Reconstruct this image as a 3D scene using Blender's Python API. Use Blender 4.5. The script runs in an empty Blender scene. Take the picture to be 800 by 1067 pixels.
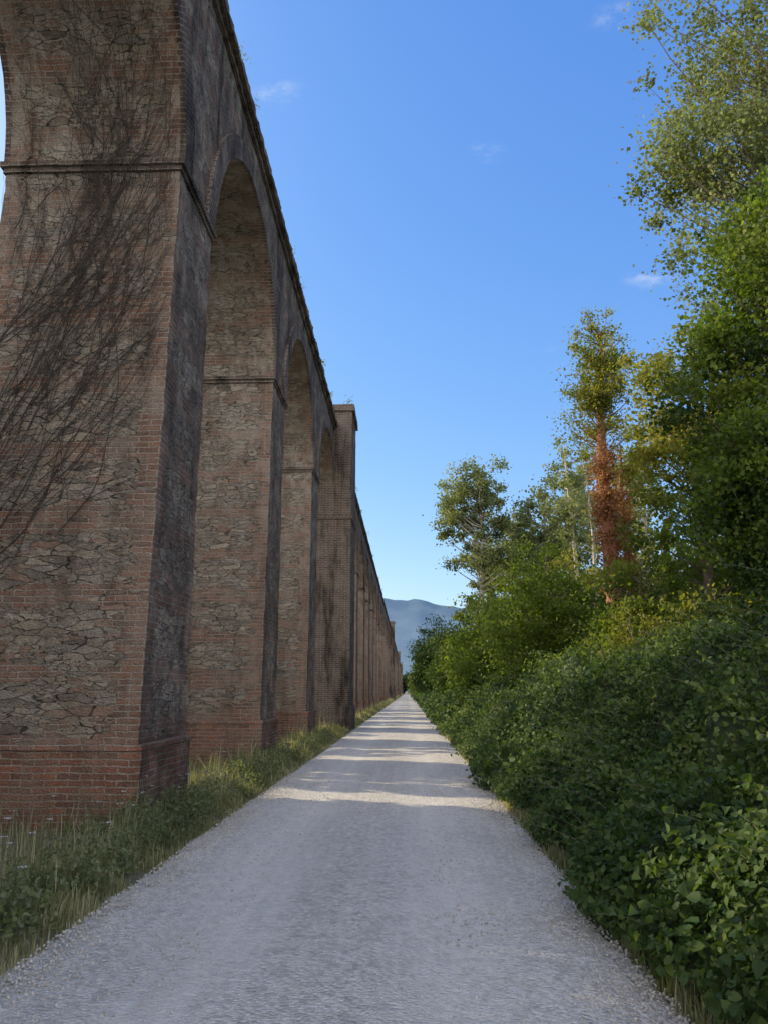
import bpy, math, random
import numpy as np
from mathutils import Vector, noise

scene = bpy.context.scene
rng = np.random.default_rng(7)
random.seed(7)
X1, X0 = -3.3, -5.92
PITCH, HB, HT = 8.0, 1.02, 0.9
ZS, ZT = 9.22, 13.3
R = (PITCH - 2*HT)/2
YC1 = 10.72
M_AZ = 0.34

# ------------------------------------------------------------ node helpers
class NT:
    def __init__(s, mat):
        mat.use_nodes = True
        s.t = mat.node_tree
        s.t.nodes.clear()
    def n(s, typ, ins=None, **props):
        nd = s.t.nodes.new(typ)
        for k, v in props.items():
            setattr(nd, k, v)
        if ins:
            for k, v in ins.items():
                s.set(nd.inputs[k], v)
        return nd
    def set(s, sock, v):
        if isinstance(v, bpy.types.NodeSocket):
            s.t.links.new(v, sock)
        else:
            if sock.type == 'RGBA' and len(v) == 3:
                v = (*v, 1)
            sock.default_value = v
    def m(s, op, a, b=None, c=None, clamp=False):
        nd = s.t.nodes.new('ShaderNodeMath'); nd.operation = op; nd.use_clamp = clamp
        s.set(nd.inputs[0], a)
        if b is not None: s.set(nd.inputs[1], b)
        if c is not None: s.set(nd.inputs[2], c)
        return nd.outputs[0]
    def vm(s, op, a, b):
        nd = s.t.nodes.new('ShaderNodeVectorMath'); nd.operation = op
        s.set(nd.inputs[0], a); s.set(nd.inputs[1], b)
        return nd.outputs[0]
    def mix(s, f, a, b, blend='MIX'):
        nd = s.t.nodes.new('ShaderNodeMix'); nd.data_type = 'RGBA'; nd.blend_type = blend
        s.set(nd.inputs[0], f); s.set(nd.inputs[6], a); s.set(nd.inputs[7], b)
        return nd.outputs[2]
    def ramp(s, f, stops, interp='LINEAR'):
        nd = s.t.nodes.new('ShaderNodeValToRGB'); cr = nd.color_ramp; cr.interpolation = interp
        while len(cr.elements) < len(stops): cr.elements.new(0.5)
        for e, (p, c) in zip(cr.elements, stops):
            e.position = p; e.color = (*c, 1) if len(c) == 3 else c
        s.set(nd.inputs[0], f)
        return nd.outputs[0]
    def noise(s, vec, scale, detail=4, rough=0.55, out=0):
        nd = s.n('ShaderNodeTexNoise', {'Vector': vec, 'Scale': scale, 'Detail': detail, 'Roughness': rough})
        return nd.outputs[out]
    def sstep(s, v, a, b):
        nd = s.t.nodes.new('ShaderNodeMapRange'); nd.interpolation_type = 'SMOOTHSTEP'
        s.set(nd.inputs[0], v); s.set(nd.inputs[1], a); s.set(nd.inputs[2], b)
        return nd.outputs[0]
    def out(s, sh):
        o = s.n('ShaderNodeOutputMaterial'); s.t.links.new(sh, o.inputs[0])

def newmat(name):
    m = bpy.data.materials.new(name)
    return m, NT(m)

# ------------------------------------------------------------ materials
def masonry(name, all_brick=0.0, pale=0.35, dark=0.45, c1=(0.33, 0.185, 0.13), c2=(0.18, 0.125, 0.10)):
    mat, t = newmat(name)
    uv = t.n('ShaderNodeUVMap', uv_map='UVMap').outputs[0]
    ue = t.n('ShaderNodeUVMap', uv_map='UVEdge').outputs[0]
    geo = t.n('ShaderNodeNewGeometry')
    pos = geo.outputs['Position']
    sx = t.n('ShaderNodeSeparateXYZ', {0: uv}); u, v = sx.outputs[0], sx.outputs[1]
    w = t.n('ShaderNodeSeparateXYZ', {0: ue}).outputs[0]
    nz = t.noise(pos, 1.3, 1, 0.6, 1)
    uvw = t.vm('ADD', uv, t.vm('MULTIPLY', t.vm('SUBTRACT', nz, (0.5, 0.5, 0.5)), (0.08, 0.035, 0)))
    nz2 = t.noise(pos, 14, 1, 0.5, 1)
    uvb = t.vm('ADD', uvw, t.vm('MULTIPLY', t.vm('SUBTRACT', nz2, (0.5, 0.5, 0.5)), (0.028, 0.02, 0)))
    br = t.n('ShaderNodeTexBrick', {'Vector': uvb, 'Color1': c1, 'Color2': c2,
              'Mortar': (0.42, 0.37, 0.31), 'Scale': 1.0, 'Mortar Size': 0.010, 'Mortar Smooth': 0.3, 'Bias': -0.05,
              'Brick Width': 0.29, 'Row Height': 0.08})
    bcol = br.outputs[0]
    pn = t.noise(pos, 2.3, 4, 0.65)
    bcol = t.mix(t.sstep(pn, 0.42, 0.62), bcol, t.mix(0.4, bcol, (0.33, 0.28, 0.225)))
    bh = t.m('SUBTRACT', 1.0, br.outputs[1])
    wp = t.vm('MULTIPLY', t.vm('SUBTRACT', t.noise(pos, 4.5, 2, 0.6, 1), (0.5, 0.5, 0.5)), (0.26, 0.10, 0))
    base = t.vm('ADD', uvw, wp)
    def stones(sc):
        rv = t.vm('MULTIPLY', base, sc)
        a = t.n('ShaderNodeTexVoronoi', {'Vector': rv, 'Scale': 1.0, 'Randomness': 0.85}, feature='F1', voronoi_dimensions='2D')
        b = t.n('ShaderNodeTexVoronoi', {'Vector': rv, 'Scale': 1.0, 'Randomness': 0.85}, feature='DISTANCE_TO_EDGE', voronoi_dimensions='2D')
        return t.n('ShaderNodeSeparateColor', {0: a.outputs['Color']}).outputs[0], b.outputs['Distance']
    ca, da = stones((3.0, 10.0, 1)); cb, db = stones((6.0, 22, 1))
    sel = t.m('GREATER_THAN', t.noise(t.vm('MULTIPLY', pos, (1, 1, 3)), 2.2, 3, 0.7), 0.52)
    def fmix(f, a, b): return t.n('ShaderNodeMix', {0: f, 2: a, 3: b}).outputs[0]
    cr = fmix(sel, ca, cb); de = fmix(sel, da, db)
    scol = t.ramp(cr, [(0, (0.13, 0.11, 0.095)), (0.16, (0.39, 0.33, 0.25)), (0.32, (0.19, 0.165, 0.14)), (0.48, (0.49, 0.425, 0.335)),
                       (0.62, (0.31, 0.18, 0.125)), (0.76, (0.40, 0.36, 0.305)), (1, (0.23, 0.21, 0.19))])
    grain = t.noise(t.vm('MULTIPLY', pos, (1, 1, 2.6)), 13, 5, 0.72)
    scol = t.mix(0.25, scol, t.ramp(grain, [(0.3, (0.08, 0.066, 0.052)), (0.7, (0.54, 0.48, 0.39))]))
    ed = t.sstep(t.m('ADD', de, t.m('MULTIPLY', t.m('SUBTRACT', grain, 0.5), 0.22)), -0.01, 0.07)
    joint = t.mix(t.sstep(t.noise(pos, 5.3, 2), 0.44, 0.56), (0.055, 0.046, 0.04), (0.43, 0.38, 0.31))
    scol = t.mix(t.m('MULTIPLY_ADD', ed, 0.85, 0.15), joint, scol)
    edge = t.m('MINIMUM', u, w)
    wn = t.n('ShaderNodeTexWhiteNoise', {'W': t.m('FLOOR', t.m('DIVIDE', v, 0.16))}, noise_dimensions='1D').outputs[0]
    en = t.m('MULTIPLY', t.m('SUBTRACT', grain, 0.5), 0.45)
    cm = t.m('LESS_THAN', t.m('ADD', edge, en), t.m('MULTIPLY_ADD', wn, 0.28, 0.18))
    bn = t.noise(t.vm('MULTIPLY', pos, (0.9, 0.9, 2.2)), 1.1, 2)
    bf = t.m('FRACT', t.m('DIVIDE', t.m('ADD', v, t.m('ADD', t.m('MULTIPLY', bn, 0.5), t.m('MULTIPLY', en, 0.35))), 0.98))
    bm = t.m('LESS_THAN', bf, t.m('MULTIPLY_ADD', bn, 1.1, -0.27))
    pl = t.m('LESS_THAN', v, t.m('MULTIPLY_ADD', bn, 0.8, 0.75))
    spot = t.m('GREATER_THAN', t.noise(t.vm('MULTIPLY', pos, (1, 1, 3.5)), 2.7, 3, 0.6), 0.66)
    mk = t.m('MAXIMUM', t.m('MAXIMUM', cm, bm), t.m('MAXIMUM', pl, all_brick))
    mk = t.m('MAXIMUM', mk, spot)
    rep = t.m('LESS_THAN', t.noise(t.vm('MULTIPLY', t.vm('ADD', pos, (5, 9, 2)), (1, 1, 3.0)), 2.1, 3, 0.6), 0.36)
    if not all_brick:
        mk = t.m('MULTIPLY', mk, t.m('SUBTRACT', 1.0, rep))
    col = t.mix(mk, scol, bcol)
    hgt = fmix(mk, t.m('MULTIPLY', ed, 1.1), t.m('MULTIPLY', bh, 0.6))
    zz = t.n('ShaderNodeSeparateXYZ', {0: pos}).outputs[2]
    up = t.sstep(zz, 2.0, 9.5)
    lm = t.noise(t.vm('ADD', t.vm('MULTIPLY', pos, (1, 1, 0.6)), (7, 3, 1)), 2.2, 6, 0.72)
    pf = t.m('MULTIPLY', t.sstep(lm, 0.45, 0.60), t.m('MULTIPLY', t.m('MULTIPLY_ADD', up, 0.65, 0.35), pale))
    col = t.mix(pf, col, t.mix(0.3, (0.50, 0.46, 0.39), col))
    st = t.noise(t.vm('MULTIPLY', pos, (1.5, 1.5, 0.28)), 1.1, 5, 0.65)
    col = t.mix(t.m('MULTIPLY', t.sstep(st, 0.46, 0.68), dark), col, t.mix(1.0, col, (0.26, 0.25, 0.25), 'MULTIPLY'))
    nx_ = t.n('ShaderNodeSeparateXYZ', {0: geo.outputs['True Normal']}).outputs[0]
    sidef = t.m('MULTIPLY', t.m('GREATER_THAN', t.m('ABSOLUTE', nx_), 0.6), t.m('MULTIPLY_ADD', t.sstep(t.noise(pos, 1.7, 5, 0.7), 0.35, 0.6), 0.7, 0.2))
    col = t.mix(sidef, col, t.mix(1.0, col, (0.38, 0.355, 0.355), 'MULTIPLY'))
    foot_dark = t.m('MULTIPLY', t.m('SUBTRACT', 1.0, t.sstep(t.m('ADD', zz, t.m('MULTIPLY', st, 0.8)), 0.3, 1.0)), 0.35)  # darker towards the foot of the wall
    col = t.mix(foot_dark, col, (0.085, 0.072, 0.055))
    fine = t.noise(pos, 38, 3, 0.7)
    col = t.mix(0.45, col, t.mix(1.0, col, t.ramp(fine, [(0.25, (0.3, 0.3, 0.3)), (0.75, (1.7, 1.7, 1.7))]), 'MULTIPLY'))
    h2 = t.m('ADD', hgt, t.m('MULTIPLY', fine, 0.6))
    h2 = t.m('ADD', h2, t.m('MULTIPLY', cr, t.m('MULTIPLY', t.m('SUBTRACT', 1.0, mk), 1.0)))
    bp = t.n('ShaderNodeBump', {'Height': h2, 'Strength': 1.0, 'Distance': 0.06})
    p = t.n('ShaderNodeBsdfPrincipled', {'Base Color': col, 'Roughness': 0.93, 'Normal': bp.outputs[0], 'Specular IOR Level': 0.2})
    t.out(p.outputs[0])
    return mat

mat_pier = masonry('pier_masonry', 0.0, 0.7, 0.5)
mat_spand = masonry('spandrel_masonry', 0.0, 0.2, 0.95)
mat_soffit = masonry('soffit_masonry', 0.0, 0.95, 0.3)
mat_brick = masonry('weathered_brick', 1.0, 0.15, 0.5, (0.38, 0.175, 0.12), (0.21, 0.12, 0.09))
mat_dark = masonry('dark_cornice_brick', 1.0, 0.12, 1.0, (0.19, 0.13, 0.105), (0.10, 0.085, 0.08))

def leafmat(name, stops, trans=0.35, clump=0.5):
    mat, t = newmat(name)
    a = t.n('ShaderNodeAttribute', attribute_name='rnd').outputs['Fac']
    pos = t.n('ShaderNodeNewGeometry').outputs['Position']
    f = t.m('ADD', t.m('MULTIPLY', a, 0.65), t.m('MULTIPLY', t.sstep(t.noise(pos, clump, 1), 0.3, 0.7), 0.35))
    col = t.ramp(f, stops)
    p = t.n('ShaderNodeBsdfPrincipled', {'Base Color': col, 'Roughness': 0.6, 'Specular IOR Level': 0.25})
    tr = t.n('ShaderNodeBsdfTranslucent', {'Color': t.mix(1.0, col, (1.9, 1.95, 0.6), 'MULTIPLY')})
    mx = t.n('ShaderNodeMixShader', {0: trans, 1: p.outputs[0], 2: tr.outputs[0]})
    t.out(mx.outputs[0])
    return mat

L_ivy = leafmat('ivy_leaf', [(0, (0.025, 0.053, 0.018)), (0.45, (0.055, 0.10, 0.028)), (0.75, (0.10, 0.155, 0.04)), (1, (0.19, 0.235, 0.07))], 0.3, 0.9)
L_dark = leafmat('dark_leaf', [(0, (0.020, 0.043, 0.014)), (0.5, (0.050, 0.088, 0.022)), (1, (0.12, 0.16, 0.035))])
L_green = leafmat('green_leaf', [(0, (0.052, 0.088, 0.018)), (0.5, (0.115, 0.165, 0.03)), (1, (0.205, 0.235, 0.05))], 0.42)
L_yel = leafmat('yellow_green_leaf', [(0, (0.095, 0.12, 0.03)), (0.5, (0.19, 0.20, 0.05)), (1, (0.30, 0.26, 0.075))], 0.42)
L_pop = leafmat('poplar_leaf', [(0, (0.085, 0.11, 0.058)), (0.5, (0.155, 0.185, 0.10)), (1, (0.27, 0.285, 0.17))], 0.38)
L_rust = leafmat('rust_leaf', [(0, (0.18, 0.085, 0.05)), (0.5, (0.33, 0.155, 0.09)), (1, (0.40, 0.25, 0.14))], 0.3)
L_grass = leafmat('grass_blade', [(0, (0.08, 0.10, 0.05)), (0.4, (0.17, 0.185, 0.10)), (0.65, (0.30, 0.285, 0.18)), (1, (0.52, 0.47, 0.34))], 0.3)
L_weed = leafmat('weed_leaf', [(0, (0.08, 0.105, 0.055)), (0.5, (0.15, 0.18, 0.095)), (1, (0.29, 0.30, 0.18))], 0.3)

def simple(name, c1, c2, scale, rough=0.9, bump=0.4, dist=0.02):
    mat, t = newmat(name)
    pos = t.n('ShaderNodeNewGeometry').outputs['Position']
    nz = t.noise(pos, scale, 4, 0.65)
    col = t.ramp(nz, [(0.3, c1), (0.7, c2)])
    ins = {'Base Color': col, 'Roughness': rough}
    if bump:
        ins['Normal'] = t.n('ShaderNodeBump', {'Height': nz, 'Strength': bump, 'Distance': dist}).outputs[0]
    p = t.n('ShaderNodeBsdfPrincipled', ins)
    t.out(p.outputs[0]); return mat
M_bark = simple('bark', (0.10, 0.08, 0.06), (0.26, 0.22, 0.18), 9)
M_white = simple('pale_bark', (0.35, 0.33, 0.27), (0.6, 0.57, 0.5), 5)
M_rustbark = simple('reddish_bark', (0.20, 0.09, 0.055), (0.44, 0.22, 0.13), 9)
M_vine = simple('dry_vine', (0.026, 0.022, 0.019), (0.075, 0.064, 0.056), 12)
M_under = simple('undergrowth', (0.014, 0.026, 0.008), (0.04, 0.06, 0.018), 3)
M_flower = simple('white_petal', (0.6, 0.6, 0.55), (0.8, 0.8, 0.76), 20)

def ground_mat():
    mat, t = newmat('ground_grass')
    pos = t.n('ShaderNodeNewGeometry').outputs['Position']
    a = t.noise(pos, 0.7, 4, 0.6); b = t.noise(pos, 14, 4, 0.7)
    col = t.mix(t.sstep(a, 0.35, 0.65), (0.10, 0.105, 0.05), (0.20, 0.175, 0.12))
    col = t.mix(0.5, col, t.ramp(b, [(0.3, (0.07, 0.065, 0.045)), (0.7, (0.27, 0.24, 0.17))]))
    bp = t.n('ShaderNodeBump', {'Height': b, 'Strength': 0.6, 'Distance': 0.04})
    p = t.n('ShaderNodeBsdfPrincipled', {'Base Color': col, 'Roughness': 0.95, 'Normal': bp.outputs[0]})
    t.out(p.outputs[0]); return mat
def road_mat():
    mat, t = newmat('gravel_road')
    pos = t.n('ShaderNodeNewGeometry').outputs['Position']
    sp = t.n('ShaderNodeSeparateXYZ', {0: pos})
    x = sp.outputs[0]
    v = t.n('ShaderNodeTexVoronoi', {'Vector': pos, 'Scale': 42.0}, feature='F1', voronoi_dimensions='2D')
    vb = t.n('ShaderNodeTexVoronoi', {'Vector': pos, 'Scale': 17.0}, feature='F1', voronoi_dimensions='2D')
    c1 = t.n('ShaderNodeSeparateColor', {0: v.outputs['Color']}).outputs[0]
    c2 = t.n('ShaderNodeSeparateColor', {0: vb.outputs['Color']}).outputs[1]
    big = t.noise(t.vm('MULTIPLY', pos, (1.6, 0.35, 1)), 1.0, 5, 0.65)
    med = t.noise(pos, 6, 5, 0.7)
    streak = t.noise(t.vm('MULTIPLY', pos, (7.0, 0.22, 1)), 1.0, 4, 0.6)
    xw = t.m('ADD', x, t.m('MULTIPLY', t.m('SUBTRACT', t.noise(t.vm('MULTIPLY', pos, (0.6, 0.3, 0)), 1.0, 3), 0.5), 1.0))
    tr = t.m('MAXIMUM', t.m('SUBTRACT', 1.0, t.sstep(t.m('ABSOLUTE', t.m('ADD', xw, 1.35)), 0.0, 0.65)),
             t.m('SUBTRACT', 1.0, t.sstep(t.m('ABSOLUTE', t.m('SUBTRACT', xw, 0.3)), 0.0, 0.65)))
    loose = t.m('SUBTRACT', 1.0, t.m('MULTIPLY', tr, 0.5))
    col = t.ramp(med, [(0.25, (0.52, 0.485, 0.43)), (0.55, (0.67, 0.63, 0.56)), (0.8, (0.76, 0.72, 0.65))])
    stones = t.ramp(c1, [(0, (0.34, 0.315, 0.28)), (0.5, (0.62, 0.58, 0.52)), (1, (0.88, 0.84, 0.76))])
    col = t.mix(t.m('MULTIPLY', loose, 0.6), col, stones)
    col = t.mix(t.m('MULTIPLY', t.m('MULTIPLY', t.m('GREATER_THAN', c2, 0.84), loose), 0.4), col, (0.38, 0.355, 0.315))
    col = t.mix(t.m('MULTIPLY', t.sstep(big, 0.46, 0.66), 0.28), col, (0.45, 0.41, 0.355))
    col = t.mix(t.m('MULTIPLY', t.sstep(streak, 0.45, 0.65), 0.3), col, (0.76, 0.715, 0.64))
    col = t.mix(t.m('MULTIPLY', tr, 0.2), col, (0.74, 0.70, 0.625))
    h = t.m('ADD', t.m('MULTIPLY', t.m('SUBTRACT', 1.0, v.outputs['Distance']), t.m('MULTIPLY', loose, 0.8)), t.m('MULTIPLY', med, 1.5))
    bp = t.n('ShaderNodeBump', {'Height': h, 'Strength': 0.8, 'Distance': 0.028})
    p = t.n('ShaderNodeBsdfPrincipled', {'Base Color': col, 'Roughness': 0.95, 'Normal': bp.outputs[0], 'Specular IOR Level': 0.15})
    t.out(p.outputs[0]); return mat
M_ground, M_road = ground_mat(), road_mat()
M_peb = simple('pebble', (0.34, 0.32, 0.285), (0.78, 0.74, 0.67), 30)

# ------------------------------------------------------------ mesh helpers
def np_mesh(name, V, F, mats, midx=None, rnd=None, smooth=False):
    me = bpy.data.meshes.new(name)
    V = np.asarray(V, dtype=np.float32)
    me.vertices.add(len(V)); me.vertices.foreach_set('co', V.ravel())
    tot = sum(f.size for f in F); npoly = sum(len(f) for f in F)
    me.loops.add(tot); me.polygons.add(npoly)
    li = np.concatenate([f.ravel() for f in F]).astype(np.int32)
    me.loops.foreach_set('vertex_index', li)
    starts = []; s = 0
    for f in F:
        k = f.shape[1]; starts.append(s + np.arange(len(f))*k); s += f.size
    me.polygons.foreach_set('loop_start', np.concatenate(starts).astype(np.int32))
    if midx is not None: me.polygons.foreach_set('material_index', np.concatenate(midx).astype(np.int32))
    me.update(calc_edges=True)
    for m in mats: me.materials.append(m)
    if rnd is not None:
        a = me.attributes.new('rnd', 'FLOAT', 'POINT'); a.data.foreach_set('value', np.asarray(rnd, dtype=np.float32))
    if smooth: me.polygons.foreach_set('use_smooth', np.ones(npoly, dtype=bool))
    ob = bpy.data.objects.new(name, me); scene.collection.objects.link(ob)
    return ob

def unit(a): return a/np.maximum(np.linalg.norm(a, axis=1, keepdims=True), 1e-6)

def leaves(P, size, nrm=None, spread=1.0, broad=0.5, six=False, rg=None):
    rg = rg or rng
    n = len(P)
    N = rg.normal(size=(n, 3))*spread
    if nrm is not None: N = N + nrm
    else: N[:, 2] += 0.5
    N = unit(N)
    T = unit(np.cross(N, rg.normal(size=(n, 3))))
    S = np.cross(N, T)
    L = (size*(0.6+0.8*rg.random(n)))[:, None]
    if six:
        b = broad
        fo = N*L*0.13
        V = np.stack([P, P+T*L*0.12+S*L*b*0.95+fo, P+T*L*0.55+S*L*b*0.72+fo, P+T*L-N*L*0.12,
                      P+T*L*0.55-S*L*b*0.72+fo, P+T*L*0.12-S*L*b*0.95+fo], axis=1).reshape(-1, 3)
        i = np.arange(n)[:, None]*6
        F = np.concatenate([i+np.array([[0, 1, 2, 3]]), i+np.array([[0, 3, 4, 5]])])
        return V, F, 6
    V = np.stack([P, P+T*L*0.45+S*L*broad*0.62+N*L*0.1, P+T*L-N*L*0.08, P+T*L*0.45-S*L*broad*0.62+N*L*0.1], axis=1).reshape(-1, 3)
    F = np.arange(n)[:, None]*4+np.array([[0, 1, 2, 3]])
    return V, F, 4

class Acc:
    def __init__(s): s.V=[]; s.F=[]; s.m=[]; s.r=[]; s.n=0
    def add(s, V, F, mi, r):
        s.V.append(V); s.F.append(F+s.n); s.m.append(np.full(len(F), mi)); s.r.append(r); s.n += len(V)
    def leaf(s, P, size, mi, rnd, **k):
        V, F, kk = leaves(P, size, **k)
        s.add(V, F, mi, np.repeat(rnd, kk))
    def tube(s, pts, rad, mi, sides=6):
        pts = np.asarray(pts, float); n = len(pts)
        T = unit(np.gradient(pts, axis=0))
        ref = np.array([0.31, 0.95, 0.05]) if abs(T[:, 2]).mean() > 0.5 else np.array([0.05, 0.1, 1.0])
        A = unit(np.cross(T, ref[None])); B = np.cross(T, A)
        th = np.linspace(0, 2*np.pi, sides, endpoint=False)
        rad = np.asarray(rad)[:, None, None]
        V = pts[:, None]+rad*(np.cos(th)[None, :, None]*A[:, None]+np.sin(th)[None, :, None]*B[:, None])
        i = np.arange(n-1)[:, None]*sides; j = np.arange(sides)[None]; j2 = (j+1) % sides
        F = np.stack([i+j, i+j2, i+sides+j2, i+sides+j], axis=-1).reshape(-1, 4)
        s.add(V.reshape(-1, 3), F, mi, np.full(n*sides, 0.5))
    def build(s, name, mats, smooth=False):
        return np_mesh(name, np.concatenate(s.V), s.F, mats, s.m, np.concatenate(s.r), smooth)

# ------------------------------------------------------------ aqueduct
class MB:
    def __init__(s): s.v=[]; s.f=[]; s.uv=[]; s.ue=[]; s.m=[]
    def quad(s, p, uv, ue, mi=0, nu=1, nv=1, disp=0.0):
        p = [np.array(q, float) for q in p]; base = len(s.v)
        def bl(a, i, j):
            return (a[0]*(1-i)+a[1]*i)*(1-j)+(a[3]*(1-i)+a[2]*i)*j
        uvn = [np.array(q, float) for q in uv]; uen = np.array(ue, float)
        UV = {}
        for j in range(nv+1):
            for i in range(nu+1):
                q = bl(p, i/nu, j/nv)
                if disp:
                    vv = Vector(q)
                    d = noise.noise_vector(vv*1.1)*0.014+noise.noise_vector(vv*7)*0.017
                    dd = np.array(d)*disp; dd[2] *= 0.5
                    q = q+dd
                s.v.append(tuple(q))
                UV[i, j] = (bl(uvn, i/nu, j/nv), bl(uen, i/nu, j/nv))
        for j in range(nv):
            for i in range(nu):
                a = base+j*(nu+1)+i
                s.f.append((a, a+1, a+nu+2, a+nu+1)); s.m.append(mi)
                for k in ((i, j), (i+1, j), (i+1, j+1), (i, j+1)):
                    s.uv.append(UV[k][0]); s.ue.append(UV[k][1])
    def wall(s, a, b, z0, z1, mi=0, a2=None, b2=None, seg=None, disp=0.0, edge=True):
        a2 = a2 or a; b2 = b2 or b
        w = math.hypot(b[0]-a[0], b[1]-a[1])
        nu = max(1, int(w/seg)) if seg else 1; nv = max(1, int((z1-z0)/seg)) if seg else 1
        ue = (w, 0, 0, w) if edge else (99,)*4
        off = 0 if edge else 50+a[1]
        sg = 1 if b[1]>=a[1] else -1
        s.quad([(a[0], a[1], z0), (b[0], b[1], z0), (b2[0], b2[1], z1), (a2[0], a2[1], z1)],
               [(off, z0), (off+(w if edge else sg*w), z0), (off+(w if edge else sg*w), z1), (off, z1)], ue, mi, nu, nv, disp)
    def box(s, x0, x1, y0, y1, z0, z1, mi=0, t=0.0, seg=None, disp=0.0, top=True, bot=True):
        c = [(x0, y0), (x1, y0), (x1, y1), (x0, y1)]
        d = [(x0+t, y0+t), (x1-t, y0+t), (x1-t, y1-t), (x0+t, y1-t)]
        for i in range(4):
            k = (i+1) % 4
            s.wall(c[i], c[k], z0, z1, mi, d[i], d[k], seg, disp)
        for z, q, on in ((z1, d, top), (z0, c[::-1], bot)):
            if on:
                s.quad([(*w, z) for w in q], [(w[0]+20, w[1]+50) for w in q], (99,)*4, mi,
                       max(1, int((x1-x0)/seg)) if seg else 1, max(1, int((y1-y0)/seg)) if seg else 1, disp)
    def build(s, name, mats, parent):
        me = bpy.data.meshes.new(name); me.from_pydata(s.v, [], s.f)
        l1 = me.uv_layers.new(name='UVMap'); l2 = me.uv_layers.new(name='UVEdge')
        l1.data.foreach_set('uv', np.array(s.uv, dtype=np.float32).ravel())
        e = np.zeros((len(s.ue), 2), dtype=np.float32); e[:, 0] = s.ue
        l2.data.foreach_set('uv', e.ravel())
        me.polygons.foreach_set('material_index', s.m)
        for m in mats: me.materials.append(m)
        me.update()
        ob = bpy.data.objects.new(name, me); scene.collection.objects.link(ob); ob.parent = parent
        return ob

aq = bpy.data.objects.new('brick_aqueduct', None); scene.collection.objects.link(aq)
piers, plinths, imposts, arches, rings, cornice, butt = MB(), MB(), MB(), MB(), MB(), MB(), MB()
K0, K1 = -2, 52
BUT = (3, 17, 31, 45)
for k in range(K0, K1+1):
    yc = YC1+k*PITCH
    near = -1 <= k <= 4
    seg = (0.08 if k == 0 else 0.11 if k == 1 else 0.2) if near else None
    dp = 1.0 if near else 0.0
    c = [(X0, yc-HB), (X1, yc-HB), (X1, yc+HB), (X0, yc+HB)]
    d = [(X0, yc-HT), (X1, yc-HT), (X1, yc+HT), (X0, yc+HT)]
    for i in range(4):
        j = (i+1) % 4
        piers.wall(c[i], c[j], 0.0 if not near else 0.9, ZS, 0, d[i], d[j], seg, dp)
    pw = 0.06
    plinths.box(X0-pw, X1+pw, yc-HB-pw, yc+HB+pw, -0.15, 0.9, 0, 0.0, seg, dp*0.8, top=False)
    plinths.box(X0-pw-.02, X1+pw+.02, yc-HB-pw-.02, yc+HB+pw+.02, 0.9, 0.97, 0, 0.012, seg, dp*0.8)
    imposts.box(X0-.035, X1+.035, yc-HT-.045, yc+HT+.045, ZS-0.12, ZS-0.04, 0, 0.0, seg, dp*0.8)
    imposts.box(X0-.075, X1+.075, yc-HT-.085, yc+HT+.085, ZS-0.04, ZS+0.04, 0, 0.0, seg, dp*0.8)
    for xx, s_ in ((X1, 1), (X0, -1)):
        arches.wall((xx, yc-HT), (xx, yc+HT), ZS, ZT, 0, seg=seg, disp=dp, edge=False)
    if k < K1:
        ym = yc+PITCH/2; ns = 28 if k < 10 else 14
        for i in range(ns):
            a0 = math.pi*(1-i/ns); a1 = math.pi*(1-(i+1)/ns)
            y0, z0 = ym+R*math.cos(a0), ZS+R*math.sin(a0)
            y1, z1 = ym+R*math.cos(a1), ZS+R*math.sin(a1)
            for xx in (X1, X0):
                nv = 8 if near else 1
                arches.quad([(xx, y0, z0), (xx, y1, z1), (xx, y1, ZT), (xx, y0, ZT)],
                            [(50+y0, z0), (50+y1, z1), (50+y1, ZT), (50+y0, ZT)], (99,)*4, 0, 1, nv, dp)
            s0, s1 = ZS+R*(math.pi-a0), ZS+R*(math.pi-a1)
            w = X1-X0
            nu = 14 if near else 1
            arches.quad([(X0, y0, z0), (X1, y0, z0), (X1, y1, z1), (X0, y1, z1)],
                        [(0, s0), (w, s0), (w, s1), (0, s1)], (w, 0, 0, w), 1, nu, 2 if near else 1, dp)
            T = 0.42; P = 0.06
            Ro = R+T
            for xx, sg in ((X1, 1), (X0, -1)):
                q = lambda r, a, o: (xx+sg*o, ym+r*math.cos(a), ZS+r*math.sin(a))
                rings.quad([q(R-.01, a0, P), q(R-.01, a1, P), q(Ro, a1, P), q(Ro, a0, P)],
                           [(0+.1, s0), (0+.1, s1), (.1+T, s1), (.1+T, s0)], (99,)*4, 0, 1, 2, dp)
                rings.quad([q(Ro, a0, P), q(Ro, a1, P), q(Ro, a1, -.01), q(Ro, a0, -.01)],
                           [(0, s0), (0, s1), (.05, s1), (.05, s0)], (99,)*4, 0, 1, 1, dp)
                rings.quad([q(R-.01, a0, -.02), q(R-.01, a1, -.02), q(R-.01, a1, P), q(R-.01, a0, P)],
                           [(0, s0), (0, s1), (.05, s1), (.05, s0)], (99,)*4, 0, 1, 1, dp)
    if k in BUT:
        x0b, x1b = X0-.85, -2.48
        sg = 0.2 if k == 3 else None
        butt.box(x0b, x1b, yc-1.35, yc+1.35, 1.0, 14.2, 1, 0.0, sg, 1.0 if sg else 0)
        butt.box(x0b-.08, x1b+.08, yc-1.43, yc+1.43, -0.1, 1.0, 1, 0.0, sg, 1.0 if sg else 0)
        butt.box(x0b-.1, x1b+.1, yc-1.45, yc+1.45, 14.2, 14.5, 1, 0.0, sg, 1.0 if sg else 0)
        butt.box(x0b-.06, x1b+.06, yc-1.41, yc+1.41, ZS-.12, ZS+.05, 1, 0.0, sg, 1.0 if sg else 0)
ya, yb = YC1+K0*PITCH-HT, YC1+K1*PITCH+HT
y = ya
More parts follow.
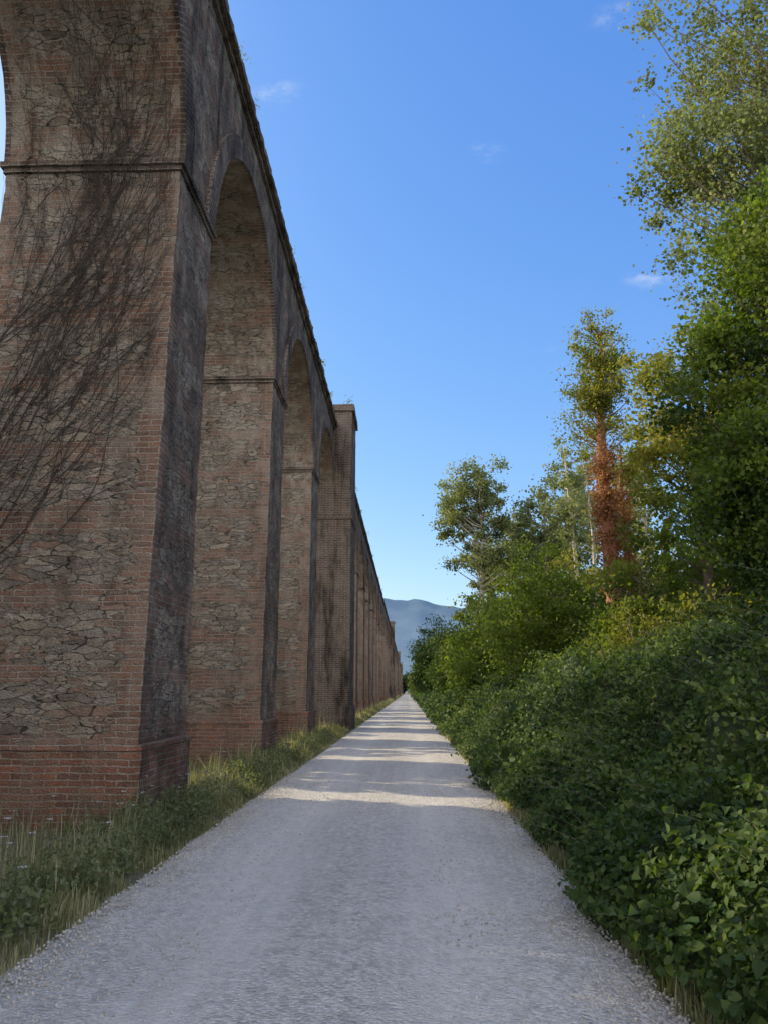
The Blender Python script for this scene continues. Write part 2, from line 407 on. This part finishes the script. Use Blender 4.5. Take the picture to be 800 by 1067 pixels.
while y < yb:
    st = 2.0 if y < 50 else 16.0
    y2 = min(y+st, yb)
    nr = y < 50
    for (x0_, x1_, z0_, z1_) in ((X0-.07, X1+.07, ZT-.02, ZT+.12), (X0-.17, X1+.17, ZT+.12, ZT+.30), (X0-.05, X1+.05, ZT+.30, ZT+.42)):
        for xx in (x0_, x1_):
            cornice.quad([(xx, y, z0_), (xx, y2, z0_), (xx, y2, z1_), (xx, y, z1_)], [(50+y, z0_), (50+y2, z0_), (50+y2, z1_), (50+y, z1_)],
                     (99,)*4, 0, 16 if nr else 8, 2, 2.0 if nr else 2.5)
        for zz in (z0_, z1_):
            cornice.quad([(x0_, y, zz), (x0_, y2, zz), (x1_, y2, zz), (x1_, y, zz)], [(50+y, 0), (50+y2, 0), (50+y2, 3), (50+y, 3)],
                     (99,)*4, 0, 16 if nr else 8, 2, 2.0 if nr else 2.5)
    y = y2
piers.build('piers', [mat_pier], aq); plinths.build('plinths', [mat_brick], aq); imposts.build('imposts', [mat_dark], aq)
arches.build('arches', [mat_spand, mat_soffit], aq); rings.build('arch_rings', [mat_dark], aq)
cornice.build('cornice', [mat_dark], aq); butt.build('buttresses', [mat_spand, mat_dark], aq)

# ------------------------------------------------------------ ground and road
def grid_obj(name, xs, ys, zf, mat, smooth=True):
    XX, YY = np.meshgrid(xs, ys); ZZ = np.vectorize(zf)(XX, YY)
    V = np.stack([XX, YY, ZZ], -1).reshape(-1, 3); nx = len(xs)
    i = np.arange(len(ys)-1)[:, None]*nx+np.arange(nx-1)[None]
    F = np.stack([i, i+1, i+nx+1, i+nx], -1).reshape(-1, 4)
    return np_mesh(name, V, [F], [mat], smooth=smooth)
gx = np.array([-9000, -2000, -300, -60, -15, -8, -4, 0, 4, 8, 20, 60, 300, 2000, 9000.]); gy = np.array([-600, -60, -10, 0, 20, 60, 200, 500, 2000, 9000.])
grid_obj('ground', gx, gy, lambda x, y: -0.03, M_ground)

def redge(yy, o):
    return 0.12*noise.noise(Vector((0.6*yy, o, 0)))+0.10*noise.noise(Vector((2.3*yy, o*3, 0)))+0.04*noise.noise(Vector((7*yy, o, 5)))
ys = np.concatenate([np.arange(-12, 30, 0.12), np.arange(30, 80, 0.6), np.arange(80, 441, 4.0)])
fr = np.linspace(0, 1, 17)
V = []
for yy in ys:
    l = -2.42+redge(yy, 3); r = 1.42+redge(yy, 30)
    for f in fr:
        x = l+(r-l)*f
        tr = math.exp(-((x+1.35)/0.3)**2)+math.exp(-((x-0.3)/0.3)**2)
        z = 0.03*(1-(2*f-1)**2)-0.018*tr+0.008*noise.noise(Vector((x*1.5, yy*1.1, 0)))
        if f in (0, 1): z = -0.03
        V.append((x, yy, z))
nx = len(fr); i = np.arange(len(ys)-1)[:, None]*nx+np.arange(nx-1)[None]
F = np.stack([i, i+1, i+nx+1, i+nx], -1).reshape(-1, 4)
np_mesh('gravel_road', V, [F], [M_road], smooth=True)

n = 24000
py = 3+13*rng.random(n)**1.5
side = rng.random(n)
px = np.where(side < 0.3, -2.35+np.abs(rng.normal(0, 0.28, n)), np.where(side < 0.65, 1.4-np.abs(rng.normal(0, 0.4, n)), rng.uniform(-2.3, 1.4, n)))
C = np.stack([px, py, np.full(n, 0.012)], 1)
r = (0.004+0.011*rng.random(n)**3)[:, None]
A = unit(rng.normal(size=(n, 3))*np.array([1, 1, 0.3])); B = unit(np.cross(A, rng.normal(size=(n, 3)))); Cc = np.cross(A, B)
V = np.stack([C+A*r*1.2, C+B*r, C-A*r*1.2, C-B*r*1.1, C+Cc*r*.8, C-Cc*r*.8], 1).reshape(-1, 3)
fb = np.array([[0, 1, 4], [1, 2, 4], [2, 3, 4], [3, 0, 4], [1, 0, 5], [2, 1, 5], [3, 2, 5], [0, 3, 5]])
F = (np.arange(n)[:, None, None]*6+fb[None]).reshape(-1, 3)
np_mesh('loose_gravel', V, [F], [M_peb], smooth=True)

# ------------------------------------------------------------ bank
def n3(x, y, s, o=0): return noise.noise(Vector((x*s+o, y*s+o*1.7, o)))
def bank_h(x, y):
    e = 1.46+0.45*n3(0, y, 0.5, 5)+0.30*n3(0, y, 1.5, 2)
    s = (x-e)/(2.9+1.0*n3(0, y, 0.2, 8))
    if s <= 0: return -0.06
    s1 = min(s, 1.0)
    h = (1-(1-s1)**1.6)*(1.85+0.5*n3(x, y, 0.25, 3))
    far = max(0.0, min(1.0, (y-35)/60)); h *= 1-0.35*far
    lump = 0.9*n3(x, y, 0.62, 1)+0.5*n3(x, y, 1.5, 4)+0.14*n3(x, y, 4, 4)
    return max(0.0, h+lump*min(1.0, s*2.2)+0.04)
bx = np.concatenate([np.arange(1.1, 6.5, 0.13), np.arange(6.5, 30, 1.5)])
by = np.concatenate([np.arange(-6, 26, 0.16), np.arange(26, 60, 0.5), np.arange(60, 440, 3.0)])
acc = Acc()
XX, YY = np.meshgrid(bx, by); ZZ = np.vectorize(bank_h)(XX, YY)-0.05
Vb = np.stack([XX, YY, ZZ], -1).reshape(-1, 3); nx = len(bx)
i = np.arange(len(by)-1)[:, None]*nx+np.arange(nx-1)[None]
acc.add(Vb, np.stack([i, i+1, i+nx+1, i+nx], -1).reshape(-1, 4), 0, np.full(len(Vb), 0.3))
def scatter(n, xlo, xhi, ylo, yhi, size, lift, six, pw=1.0, broad=0.55):
    x = xlo+(xhi-xlo)*rng.random(n)**1.25; y = ylo+(yhi-ylo)*rng.random(n)**pw
    P = []; N = []; Rn = []
    for a, b in zip(x, y):
        h = bank_h(a, b)
        if h < 0.001: continue
        gx_ = (bank_h(a+.15, b)-h)/.15; gy_ = (bank_h(a, b+.15)-h)/.15
        P.append((a, b, h)); N.append((-gx_, -gy_, 1.0))
        Rn.append(n3(a, b, 1.1, 20)+0.5*n3(a, b, 0.35, 27))
    P = np.array(P); N = unit(np.array(N)); Rn = np.array(Rn)
    P = P+N*(lift*(rng.random(len(P))**1.5)-0.03)[:, None]
    rv = np.clip(0.43+0.65*Rn+rng.normal(0, 0.24, len(P)), 0, 1)
    N2 = N+np.array([-0.2, -0.3, 0.35])
    acc.leaf(P, size, 1, rv, nrm=unit(N2)*1.1, spread=0.9, broad=broad, six=six)
scatter(90000, 1.1, 6.0, 2.2, 13, 0.045, 0.24, True, 1.3)
scatter(6000, 1.1, 6.0, 2.2, 16, 0.07, 0.3, True, 1.2, 0.42)
scatter(46000, 1.2, 7.0, 11, 32, 0.08, 0.35, False, 1.15)
scatter(22000, 1.3, 9.0, 30, 95, 0.19, 0.5, False, 1.2)
scatter(6000, 1.3, 12.0, 90, 420, 0.6, 0.8, False)
for q in range(1700):
    a = 1.5+4.5*random.random(); b = 4.5+26*random.random()**1.2
    h = bank_h(a, b)
    if h < 0.1: continue
    L = random.uniform(0.25, 0.95)*(0.6 if b < 7 else 1); az = random.uniform(0, 6.28)
    d = np.array([math.cos(az)*.6-.25, math.sin(az)*.6-.15, 1.0]); d /= np.linalg.norm(d)
    tt = np.linspace(0, 1, 6)[:, None]
    pts = np.array([a, b, h])+d*L*tt+np.array([d[0]*1.2, d[1]*1.2, -0.55])*L*tt**2*0.6
    acc.tube(pts, np.linspace(0.004, 0.0015, 6), 2, 3)
    m = 15
    tl = np.linspace(0.15, 1, m)[:, None]
    LP = np.array([a, b, h])+d*L*tl+np.array([d[0]*1.2, d[1]*1.2, -0.55])*L*tl**2*0.6
    acc.leaf(LP, 0.055, 1, np.clip(rng.normal(0.72, 0.15, m), 0, 1), spread=0.8, broad=0.42, six=True)
acc.build('ivy_bank', [M_under, L_ivy, M_bark])

# ------------------------------------------------------------ trees
def make_tree(acc, base, H, blobs, leaf, nleaf, trunk_r, wood=0, rg=None, cl=0.55, broad=0.5, top_frac=0.95, lean=(0, 0), branch_r=0.03):
    rg = rg or rng
    bx_, by_, bz_ = base
    nt = 10; tt = np.linspace(0, 1, nt)
    ph = rg.random(2)*6
    wob = 0.018*H
    tp = np.stack([bx_+lean[0]*tt+wob*np.sin(tt*5+ph[0])*tt, by_+lean[1]*tt+wob*np.sin(tt*4+ph[1])*tt, bz_+H*top_frac*tt], 1)
    if trunk_r > 0: acc.tube(tp, trunk_r*(1-tt*0.85), wood, 8)
    for (dx, dy, z, rx, ry, rz, nc, mi) in blobs:
        for q in range(nc):
            d = unit(rg.normal(size=(1, 3)))[0]*rg.random()**0.42
            d *= 0.75+0.5*rg.random()
            c = np.array([bx_+dx+d[0]*rx, by_+dy+d[1]*ry, bz_+z+d[2]*rz])
            hd = math.hypot(c[0]-bx_, c[1]-by_)
            zt = np.clip((c[2]-bz_-0.75*hd)/(H*top_frac), 0.12, 0.98)
            s0 = np.array([np.interp(zt, tt, tp[:, k]) for k in range(3)])
            if mi == RU:   # creeper hugs the trunk
                zt = np.clip((c[2]-bz_)/(H*top_frac), 0.05, 0.98)
                s0 = np.array([np.interp(zt, tt, tp[:, k]) for k in range(3)])
                c = s0+d*np.array([rx, ry, 0.2])
            if trunk_r > 0:
                mid = (s0+c)/2+rg.normal(size=3)*0.1*hd-np.array([0, 0, 0.12*hd])
                u_ = np.linspace(0, 1, 6)[:, None]
                pts = s0*(1-u_)**2+2*mid*u_*(1-u_)+c*u_**2
                acc.tube(pts, np.linspace(branch_r, 0.007, 6)*(0.6+0.8*rg.random()), wood, 4)
            m = max(4, int(nleaf*(0.5+rg.random())))
            rc = cl*(0.5+1.0*rg.random())
            g = rg.normal(size=(m, 3))*np.array([1, 1, 0.7])*rc*0.55
            cr_ = rg.normal(0.45, 0.18)
            rv = np.clip(cr_+rg.normal(0, 0.16, m)+0.12*g[:, 2]/rc, 0, 1)
            acc.leaf(c+g, leaf, mi, rv, broad=broad, rg=rg)

MATS = [M_bark, L_dark, L_green, L_yel, L_pop, L_rust, M_white, M_rustbark]
DK, GR, YL, PO, RU = 1, 2, 3, 4, 5
a = Acc()
make_tree(a, (8.5, 16, 1.8), 11.2, [(0, 0, 5.4, 2.4, 2.6, 3.7, 112, DK), (0.4, -0.5, 8.7, 2.1, 2.0, 2.0, 46, DK), (-0.6, -.3, 2.8, 2.2, 2.4, 1.6, 40, DK), (-1.3, -.5, 7.6, 1.1, 1.2, 1.7, 20, GR),
      (-0.2, 0, 10.0, 1.5, 1.3, 1.1, 20, GR), (-1.7, -0.8, 4.6, 1.1, 1.3, 2.4, 26, GR)], 0.10, 210, 0.28, cl=0.52, broad=0.7)
a.build('ivy_covered_tree', MATS)
a = Acc()
make_tree(a, (11.7, 21, 1.5), 23.5, [(0, 0, 18.5, 4.0, 3.5, 4.8, 175, PO), (-2.2, -.5, 15.6, 2.5, 2.2, 1.5, 48, PO), (0.2, 0, 13, 3.6, 3, 2.6, 70, PO), (0.8, 0, 9, 3, 3, 3, 26, GR)],
          0.105, 150, 0.3, wood=0, cl=0.62, broad=0.8, branch_r=0.035)
a.build('poplar_tree', MATS)
a = Acc()
make_tree(a, (8.8, 22.5, 1.5), 12.0, [(0, 0, 8.2, 2.0, 1.9, 3.4, 95, YL), (.2, 0, 4.6, 2.2, 2, 2.4, 60, GR)], 0.12, 140, 0.2, cl=0.5, broad=0.6)
a.build('acacia_tree', MATS)
a = Acc()
make_tree(a, (7.5, 28, 1.2), 15.0, [(0, 0, 12.2, 1.3, 1.2, 2.7, 62, YL), (-.4, 0.3, 10.4, 1.5, 1.2, 1.5, 24, YL), (0.2, 0, 13, 1.0, 1, 1.2, 16, GR), (0, 0, 6.4, 0.32, 0.32, 3.4, 75, RU)],
          0.10, 120, 0.4, wood=7, cl=0.36, broad=0.6)
make_tree(a, (8.4, 28.8, 1.2), 9.8, [(0, 0, 5.6, 0.28, 0.28, 3.0, 40, RU), (0.3, 0, 9.0, .9, .9, 1.2, 18, YL)], 0.11, 90, 0.3, wood=7, cl=0.34, broad=0.6)
a.build('creeper_covered_tree', MATS)
a = Acc()
make_tree(a, (5.2, 55, 0.8), 18.2, [(-.2, 0, 13.4, 2.8, 2.6, 3.9, 70, PO), (-1.2, 0, 14.6, 1.7, 1.6, 2.3, 20, PO), (1.8, 0, 9.8, 1.3, 1.4, 1.0, 9, PO)], 0.16, 150, 0.22, wood=6, cl=0.6, broad=0.8, branch_r=0.05)
a.build('poplar_tree', MATS)
for (x, y, h, rr) in ((8.3, 60, 16.5, 2.8), (9.6, 54, 15.5, 2.5), (12.2, 56, 19, 2.6), (6.9, 66, 14.5, 2.4)):
    a = Acc()
    make_tree(a, (x, y, 0.8), h, [(0, 0, h*.72, rr, rr, h*.25, 62, PO), (0, 0, h*.42, rr*.95, rr, h*.2, 36, GR)], 0.19, 110, 0.2, cl=0.6, broad=0.8, branch_r=0.05)
    a.build('poplar_tree', MATS)
for (x, y, h, s) in ((9.6, 44, 15.8, 1), (11.3, 47, 17.2, 1), (12.8, 43, 14, 1), (11.2, 36, 14.0, 1)):
    a = Acc()
    make_tree(a, (x, y, 1.0), h, [(0, 0, h*.74, 1.5, 1.5, h*.24, 36, PO), (0, 0, h*.42, 1.8, 1.5, 2.6, 22, YL)], 0.15, 80, 0.2, wood=6, cl=0.5, broad=0.8, branch_r=0.045)
    a.build('birch_tree', MATS)
for (x, y, h, rr, mt, nn) in ((4.7, 26, 5.4, 1.9, GR, 90), (6.6, 22, 4.4, 1.7, GR, 60), (4.2, 34, 4.6, 1.7, GR, 60), (7.9, 29, 4.6, 1.8, DK, 50), (6.7, 36, 6.4, 2.0, GR, 60),
                              (6.9, 17.5, 3.0, 1.4, YL, 34), (4.8, 46, 6.0, 2.2, GR, 55), (3.9, 60, 5.8, 2.3, DK, 55), (7.4, 44, 7.5, 2.3, GR, 60), (3.3, 74, 7.2, 2.4, DK, 60), (3.4, 90, 8.0, 2.7, DK, 60), (3.7, 53, 4.4, 1.7, DK, 40),
                              (5.2, 12.5, 1.6, 1.1, DK, 30), (4.3, 17.5, 1.7, 1.2, GR, 34), (5.6, 15, 2.4, 1.2, DK, 34), (5.7, 20, 2.6, 1.2, YL, 32), (6.4, 9.5, 1.5, 1.2, GR, 30)):
    a = Acc()
    far = y > 40; small = h < 3
    make_tree(a, (x, y, 1.0), h, [(0, 0, h*.55, rr, rr, h*.42, nn, mt), (-.4*rr, -.3*rr, h*.3, rr*.8, rr*.8, h*.28, nn//2, mt if mt != YL else GR)], (0.07 if small else 0.11) if not far else 0.18,
              (120 if small else 140) if not far else 100, 0.06 if small else 0.1, cl=0.36 if small else 0.5 if not far else 0.7, broad=0.6, branch_r=0.012 if small else 0.03)
    a.build('shrub', MATS)
a = Acc(); rg2 = np.random.default_rng(3)
for q in range(46):
    y = 6+q*2.4; x = 11+4*rg2.random()+0.03*y; h = 5.5+3.5*rg2.random()
    make_tree(a, (x, y, 0.8), h, [(0, 0, h*.55, 2.2, 2.2, h*.45, 20, [DK, GR, GR, YL][rg2.integers(4)])], 0.32, 55, 0.12, rg=rg2, cl=1.0, broad=0.7)
a.build('woodland', MATS)
a = Acc()
for q in range(70):
    y = 98+q*4.7; x = 3.4+6*rg2.random()**1.5; h = 6+5*rg2.random()
    make_tree(a, (x, y, 0.3), h, [(0, 0, h*.52, 2.5, 2.5, h*.5, 16, [DK, GR, DK, PO][rg2.integers(4)])], 0.6, 36, 0, rg=rg2, cl=1.2, broad=0.8)
for q in range(16):
    make_tree(a, (-14+q*2.2, 436+6*rg2.random(), 0), 12, [(0, 0, 6.5, 3, 3, 6, 24, DK)], 1.0, 36, 0, rg=rg2, cl=1.5, broad=0.8)
a.build('distant_trees', MATS)

# unseen foliage beyond the aqueduct, added to shade the road and bank
a = Acc(); rg3 = np.random.default_rng(5)
sun_slits = [(15.2, 16.45), (22.2, 23.3), (25.2, 26.1), (30.3, 32.4), (34.0, 35.2), (38.4, 41.0)]  # slits slanted along the sun rays, spaced to put light stripes on the road
y = 45
while y < 430:
    g = rg3.uniform(1.5, 4.5); sun_slits.append((y, y+g)); y += g+rg3.uniform(1.5, 5)
def shade_hedge(n, y0, y1, H, size):
    x = rg3.uniform(-11.5, -10, n); y = rg3.uniform(y0, y1, n); z = H*rg3.random(n)
    k = y+M_AZ*(x+10.7)
    top = H*(0.82+0.18*np.sin(y*0.9)*np.sin(y*0.37+1))
    ok = z < top
    for g0, g1 in sun_slits:
        ok &= ~((k > g0) & (k < g1) & (z > 0.8) & (z < 7.6))
    P = np.stack([x, y, z], 1)[ok]
    a.leaf(P, size, 1, np.clip(rg3.normal(.45, .2, len(P)), 0, 1), broad=0.8, rg=rg3)
shade_hedge(26000, -14, 21, 9.2, 0.34)
shade_hedge(36000, -6, 15.2, 8.0, 0.36)
shade_hedge(62000, 21, 430, 6.4, 0.6)
for q in range(60):
    yy = -12+q*7.3; a.tube([(-10.7, yy, -0.1), (-10.6, yy+.1, 2.5), (-10.8, yy+.2, 5.5)], [0.12, 0.09, 0.04], 0, 6)
a.build('shade_hedgerow', MATS)

# ------------------------------------------------------------ verge grass & weeds
a = Acc()
def blades(x, y, h, w, rv, bend=0.5):
    n = len(x)
    az = rng.random(n)*6.283
    D = np.stack([np.cos(az), np.sin(az), np.zeros(n)], 1); S = np.stack([-np.sin(az), np.cos(az), np.zeros(n)], 1)
    P = np.stack([x, y, np.full(n, -0.03)], 1); h = h[:, None]; w = w[:, None]
    b = (bend*rng.random(n))[:, None]
    up = np.array([0, 0, 1.0])
    m = P+up*h*0.55+D*h*b*0.25; t_ = P+up*h*(1-0.3*b)+D*h*b*0.9
    V = np.stack([P-S*w, P+S*w, m+S*w*0.8, m-S*w*0.8, t_+S*w*.15, t_-S*w*.15], 1).reshape(-1, 3)
    i = np.arange(n)[:, None]*6
    F = np.concatenate([i+np.array([[0, 1, 2, 3]]), i+np.array([[3, 2, 4, 5]])])
    a.add(V, F, 0, np.repeat(rv, 6))
def verge(n, y0, y1, hs, ws, pw=1.0):
    y = y0+(y1-y0)*rng.random(n)**pw
    x = -2.34-np.abs(rng.normal(0, 0.55, n))
    x = np.where(x < -5.9, -3, x)
    cl_ = np.array([n3(p, q, 1.6, 11) for p, q in zip(x, y)])
    dist = np.clip((-2.25-x)/0.7, 0.15, 1.0)
    keep = rng.random(n) < np.clip(0.6+cl_*1.4, 0.08, 1)
    h = hs*(0.35+0.8*rng.random(n))*dist*(1+0.9*cl_)
    tall = rng.random(n) < 0.06; h = np.where(tall, h*1.8, h)
    rv = np.clip(0.5+0.35*cl_+rng.normal(0, 0.22, n)+tall*0.35, 0, 1)
    k = keep
    blades(x[k], y[k], h[k], np.full(k.sum(), ws), rv[k])
verge(42000, 2.5, 14, 0.29, 0.0045, 1.0)
verge(26000, 12, 40, 0.36, 0.009)
verge(12000, 38, 150, 0.42, 0.02)
verge(4000, 140, 420, 0.45, 0.06)
n = 9000; y = 3+40*rng.random(n)**1.3; x = 1.36+np.abs(rng.normal(0, 0.16, n))
blades(x, y, 0.04+0.18*rng.random(n), np.full(n, 0.005)+0.00015*y, np.clip(rng.normal(.55, .2, n), 0, 1))
n = 12000; y = 4+30*rng.random(n); x = rng.uniform(-8, -3.3, n)
blades(x, y, 0.1+0.3*rng.random(n), np.full(n, 0.008), np.clip(rng.normal(.5, .2, n), 0, 1))
for q in range(760):
    yy = 4+24*random.random()**1.3; xx = -2.5-0.8*random.random()
    hh = random.uniform(0.10, 0.46); m = int(16+24*hh*2)
    P = np.stack([xx+rng.normal(0, .07, m), yy+rng.normal(0, .07, m), hh*rng.random(m)], 1)
    a.leaf(P, 0.045, 1, np.clip(rng.normal(.5, .2, m), 0, 1), six=True, broad=0.34)
    if q % 12 == 0:
        top = hh+0.28
        a.tube([(xx, yy, 0), (xx+.01, yy, top*.6), (xx+.03, yy+.02, top)], [0.003, 0.0025, 0.002], 0, 3)
        m = 26; rr = 0.03*np.sqrt(rng.random(m)); th = rng.random(m)*6.28
        P = np.stack([xx+.03+rr*np.cos(th), yy+.02+rr*np.sin(th), np.full(m, top)+.004*rng.random(m)], 1)
        a.leaf(P, 0.010, 2, np.full(m, .5), nrm=np.tile([0, 0, 2.], (m, 1)), spread=.4, broad=.9)
for (yy, zz, xx) in ((12.6, 13.75, -3.2), (14.0, 13.75, -3.2), (21.5, 13.75, -3.2), (27.2, 13.75, -3.2), (30.4, 13.75, -3.2), (19.5, 13.75, -3.2), (38, 13.75, -3.2), (46, 13.75, -3.2), (52, 13.75, -3.2),(60, 13.75, -3.2),
                     (17.0, 9.3, -3.25), (33.2, 14.5, -2.6), (70, 13.75, -3.2), (84, 13.75, -3.2), (95, 13.75, -3.2), (18.2, 3.1, -3.3), (18.7, 5.0, -3.28)):
    m = 40; s_ = random.uniform(.12, .3)
    P = np.stack([xx+rng.normal(0, s_*.35, m), yy+rng.normal(0, s_*.5, m), zz+s_*rng.random(m)], 1)
    a.leaf(P, 0.05 if yy < 25 else 0.09, 1, np.clip(rng.normal(.4, .2, m), 0, 1), broad=.35)
a.build('roadside_grass', [L_grass, L_weed, M_flower])

# ------------------------------------------------------------ dry creeper on the first pier
a = Acc()
yf0 = YC1-PITCH/2
def face_pt(s, L, o):
    if L < ZS:
        t_ = L/ZS; y = YC1-(HB*(1-t_)+HT*t_); y -= o
        if ZS-0.25 < L: y -= 0.08
        return (X0+s, y, L)
    ph = (L-ZS)/R
    rr = R-o
    if L < ZS+0.12: rr -= 0.08
    return (X0+s, yf0+rr*math.cos(ph), ZS+rr*math.sin(ph))
def strand(s, L, ang, length, r0, depth=0):
    pts = []; n_ = int(length/0.09); tgt = random.uniform(-0.1, 0.3); ph = random.uniform(0, 99)
    for q in range(n_):
        if s < -0.02 or s > 2.58 or L > ZS+R*1.3 or L < 0.3: break
        pts.append(face_pt(s, L, 0.03+0.02*noise.noise(Vector((s*3, L*2, ph)))))
        ang += (tgt-ang)*0.03+0.16*noise.noise(Vector((q*0.23, ph, 0)))
        s += 0.09*math.sin(ang); L += 0.09*math.cos(ang)
        if depth < 2 and random.random() < (0.045 if depth == 0 else 0.02):
            strand(s, L, ang+random.choice((-1, 1))*random.uniform(0.3, 0.8), length*random.uniform(0.25, 0.6), r0*0.6, depth+1)
    if len(pts) > 3:
        a.tube(pts, np.linspace(r0, r0*0.4, len(pts)), 0, 4)
for q in range(54):
    strand(random.uniform(0, 1.3)**1.2, random.uniform(2.9, 6.8), random.uniform(0.3, 0.95), random.uniform(4, 9), random.uniform(0.005, 0.0095))
for q in range(28):
    strand(random.uniform(0, 2.0), random.uniform(6, 9), random.uniform(-0.2, 0.6), random.uniform(2, 5), random.uniform(0.004, 0.008))
a.build('dry_creeper', [M_vine], smooth=True)

# ------------------------------------------------------------ mountains
def mtn(name, y0, amp, mat, seed, base):
    xs = np.arange(-6000, 6001, 60.0); rows = np.linspace(0, 1, 26)
    V = []
    for rws in rows:
        for x in xs:
            ridge = base+amp*(noise.fractal(Vector((x/1500+seed, seed, 0)), 0.9, 2.1, 5))
            z = ridge*rws+110*rws*noise.fractal(Vector((x/400, rws*4, seed)), 1.0, 2, 4)*(1-rws*0.6)
            V.append((x, y0-1500*(1-rws), z-20))
    nx = len(xs); i = np.arange(len(rows)-1)[:, None]*nx+np.arange(nx-1)[None]
    F = np.stack([i, i+1, i+nx+1, i+nx], -1).reshape(-1, 4)
    np_mesh(name, V, [F], [mat], smooth=True)
mtn('mountains', 7000, 170, simple('hazy_mountain', (0.085, 0.165, 0.25), (0.14, 0.22, 0.30), 0.003, bump=0), 3.3, 790)  # distance haze painted into the blue base colour

# ------------------------------------------------------------ light, sky, camera
d = Vector((1, -M_AZ, -0.49)).normalized()
sun = bpy.data.lights.new('sun', 'SUN'); sun.energy = 5.0; sun.angle = math.radians(0.5); sun.color = (1, 0.85, 0.60)
so = bpy.data.objects.new('sun', sun); scene.collection.objects.link(so); so.rotation_euler = d.to_track_quat('-Z', 'Y').to_euler()
elev = math.asin(-d.z); az = math.atan2(-d.x, -d.y)

w = bpy.data.worlds.new('World'); scene.world = w; w.use_nodes = True
t = NT.__new__(NT); t.t = w.node_tree; t.t.nodes.clear()
sky = t.n('ShaderNodeTexSky', sky_type='NISHITA', sun_disc=False, sun_elevation=elev, sun_rotation=az % (2*math.pi), air_density=1.0, dust_density=0.6, ozone_density=2.0)
tc = t.n('ShaderNodeTexCoord').outputs['Generated']
sc = t.n('ShaderNodeSeparateColor', {0: sky.outputs[0]})
rr = t.m('MULTIPLY', t.m('POWER', sc.outputs[0], 1.08), 1.10)
gg = t.m('MULTIPLY', t.m('POWER', sc.outputs[1], 0.80), 1.72)
bb = t.m('MULTIPLY', t.m('POWER', sc.outputs[2], 0.42), 3.8)
col = t.n('ShaderNodeCombineColor', {0: rr, 1: gg, 2: bb}).outputs[0]
dt = t.n('ShaderNodeVectorMath', {0: tc, 1: tuple(-d)}, operation='DOT_PRODUCT').outputs['Value']
glow = t.m('POWER', t.m('MAXIMUM', dt, 0.0), 9.0)
col = t.mix(1.0, col, t.mix(glow, (0, 0, 0), (9, 8, 6)), 'ADD')
TH, PS, FP = math.radians(13.16), math.radians(1.74), 800
def pixdir(u, v):
    a_, b_ = (u-400)/FP, (533-v)/FP
    Y = math.cos(TH)-b_*math.sin(TH); Z = math.sin(TH)+b_*math.cos(TH)
    return Vector((a_*math.cos(PS)-Y*math.sin(PS), Y*math.cos(PS)+a_*math.sin(PS), Z)).normalized()
mask = None
for (u, v, rad, st) in ((285, 92, 0.05, 0.35), (503, 160, 0.035, 0.35), (642, 15, 0.035, 0.35), (682, 287, 0.05, 0.4), (590, 372, 0.05, .2)):
    dv = pixdir(u, v)
    df = t.vm('MULTIPLY', t.vm('SUBTRACT', tc, tuple(dv)), (1.0, 1.0, 2.6))
    ln = t.n('ShaderNodeVectorMath', {0: df}, operation='LENGTH').outputs['Value']
    g = t.m('MULTIPLY', t.m('SUBTRACT', 1.0, t.sstep(ln, 0.0, rad)), st)
    mask = g if mask is None else t.m('MAXIMUM', mask, g)
nz = t.noise(t.vm('MULTIPLY', tc, (1, 1, 2.2)), 26, 5, 0.62)
cf = t.m('MULTIPLY', mask, t.sstep(nz, 0.42, 0.72))
col = t.mix(cf, col, (6, 6.2, 6.6))
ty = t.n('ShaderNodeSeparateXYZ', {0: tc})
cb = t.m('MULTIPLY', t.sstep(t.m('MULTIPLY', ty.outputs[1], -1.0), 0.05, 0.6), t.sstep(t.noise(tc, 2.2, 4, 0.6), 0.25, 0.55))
col = t.mix(t.m('MULTIPLY', cb, 0.9), col, (12.8, 11.8, 10.8))  # bright cloud added behind the camera to fill the shaded road and piers
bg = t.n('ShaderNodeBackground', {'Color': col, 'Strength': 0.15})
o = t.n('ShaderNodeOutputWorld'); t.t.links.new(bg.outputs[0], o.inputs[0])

cam = bpy.data.cameras.new('camera'); co = bpy.data.objects.new('camera', cam); scene.collection.objects.link(co)
cam.sensor_fit = 'VERTICAL'; cam.sensor_height = 24; cam.lens = 24*800/1067; cam.clip_end = 20000; cam.clip_start = 0.05
co.location = (0, 0, 1.6); co.rotation_euler = (math.radians(90)+TH, 0, PS)
scene.camera = co
scene.view_settings.view_transform = 'Standard'; scene.view_settings.look = 'None'; scene.view_settings.exposure = 0
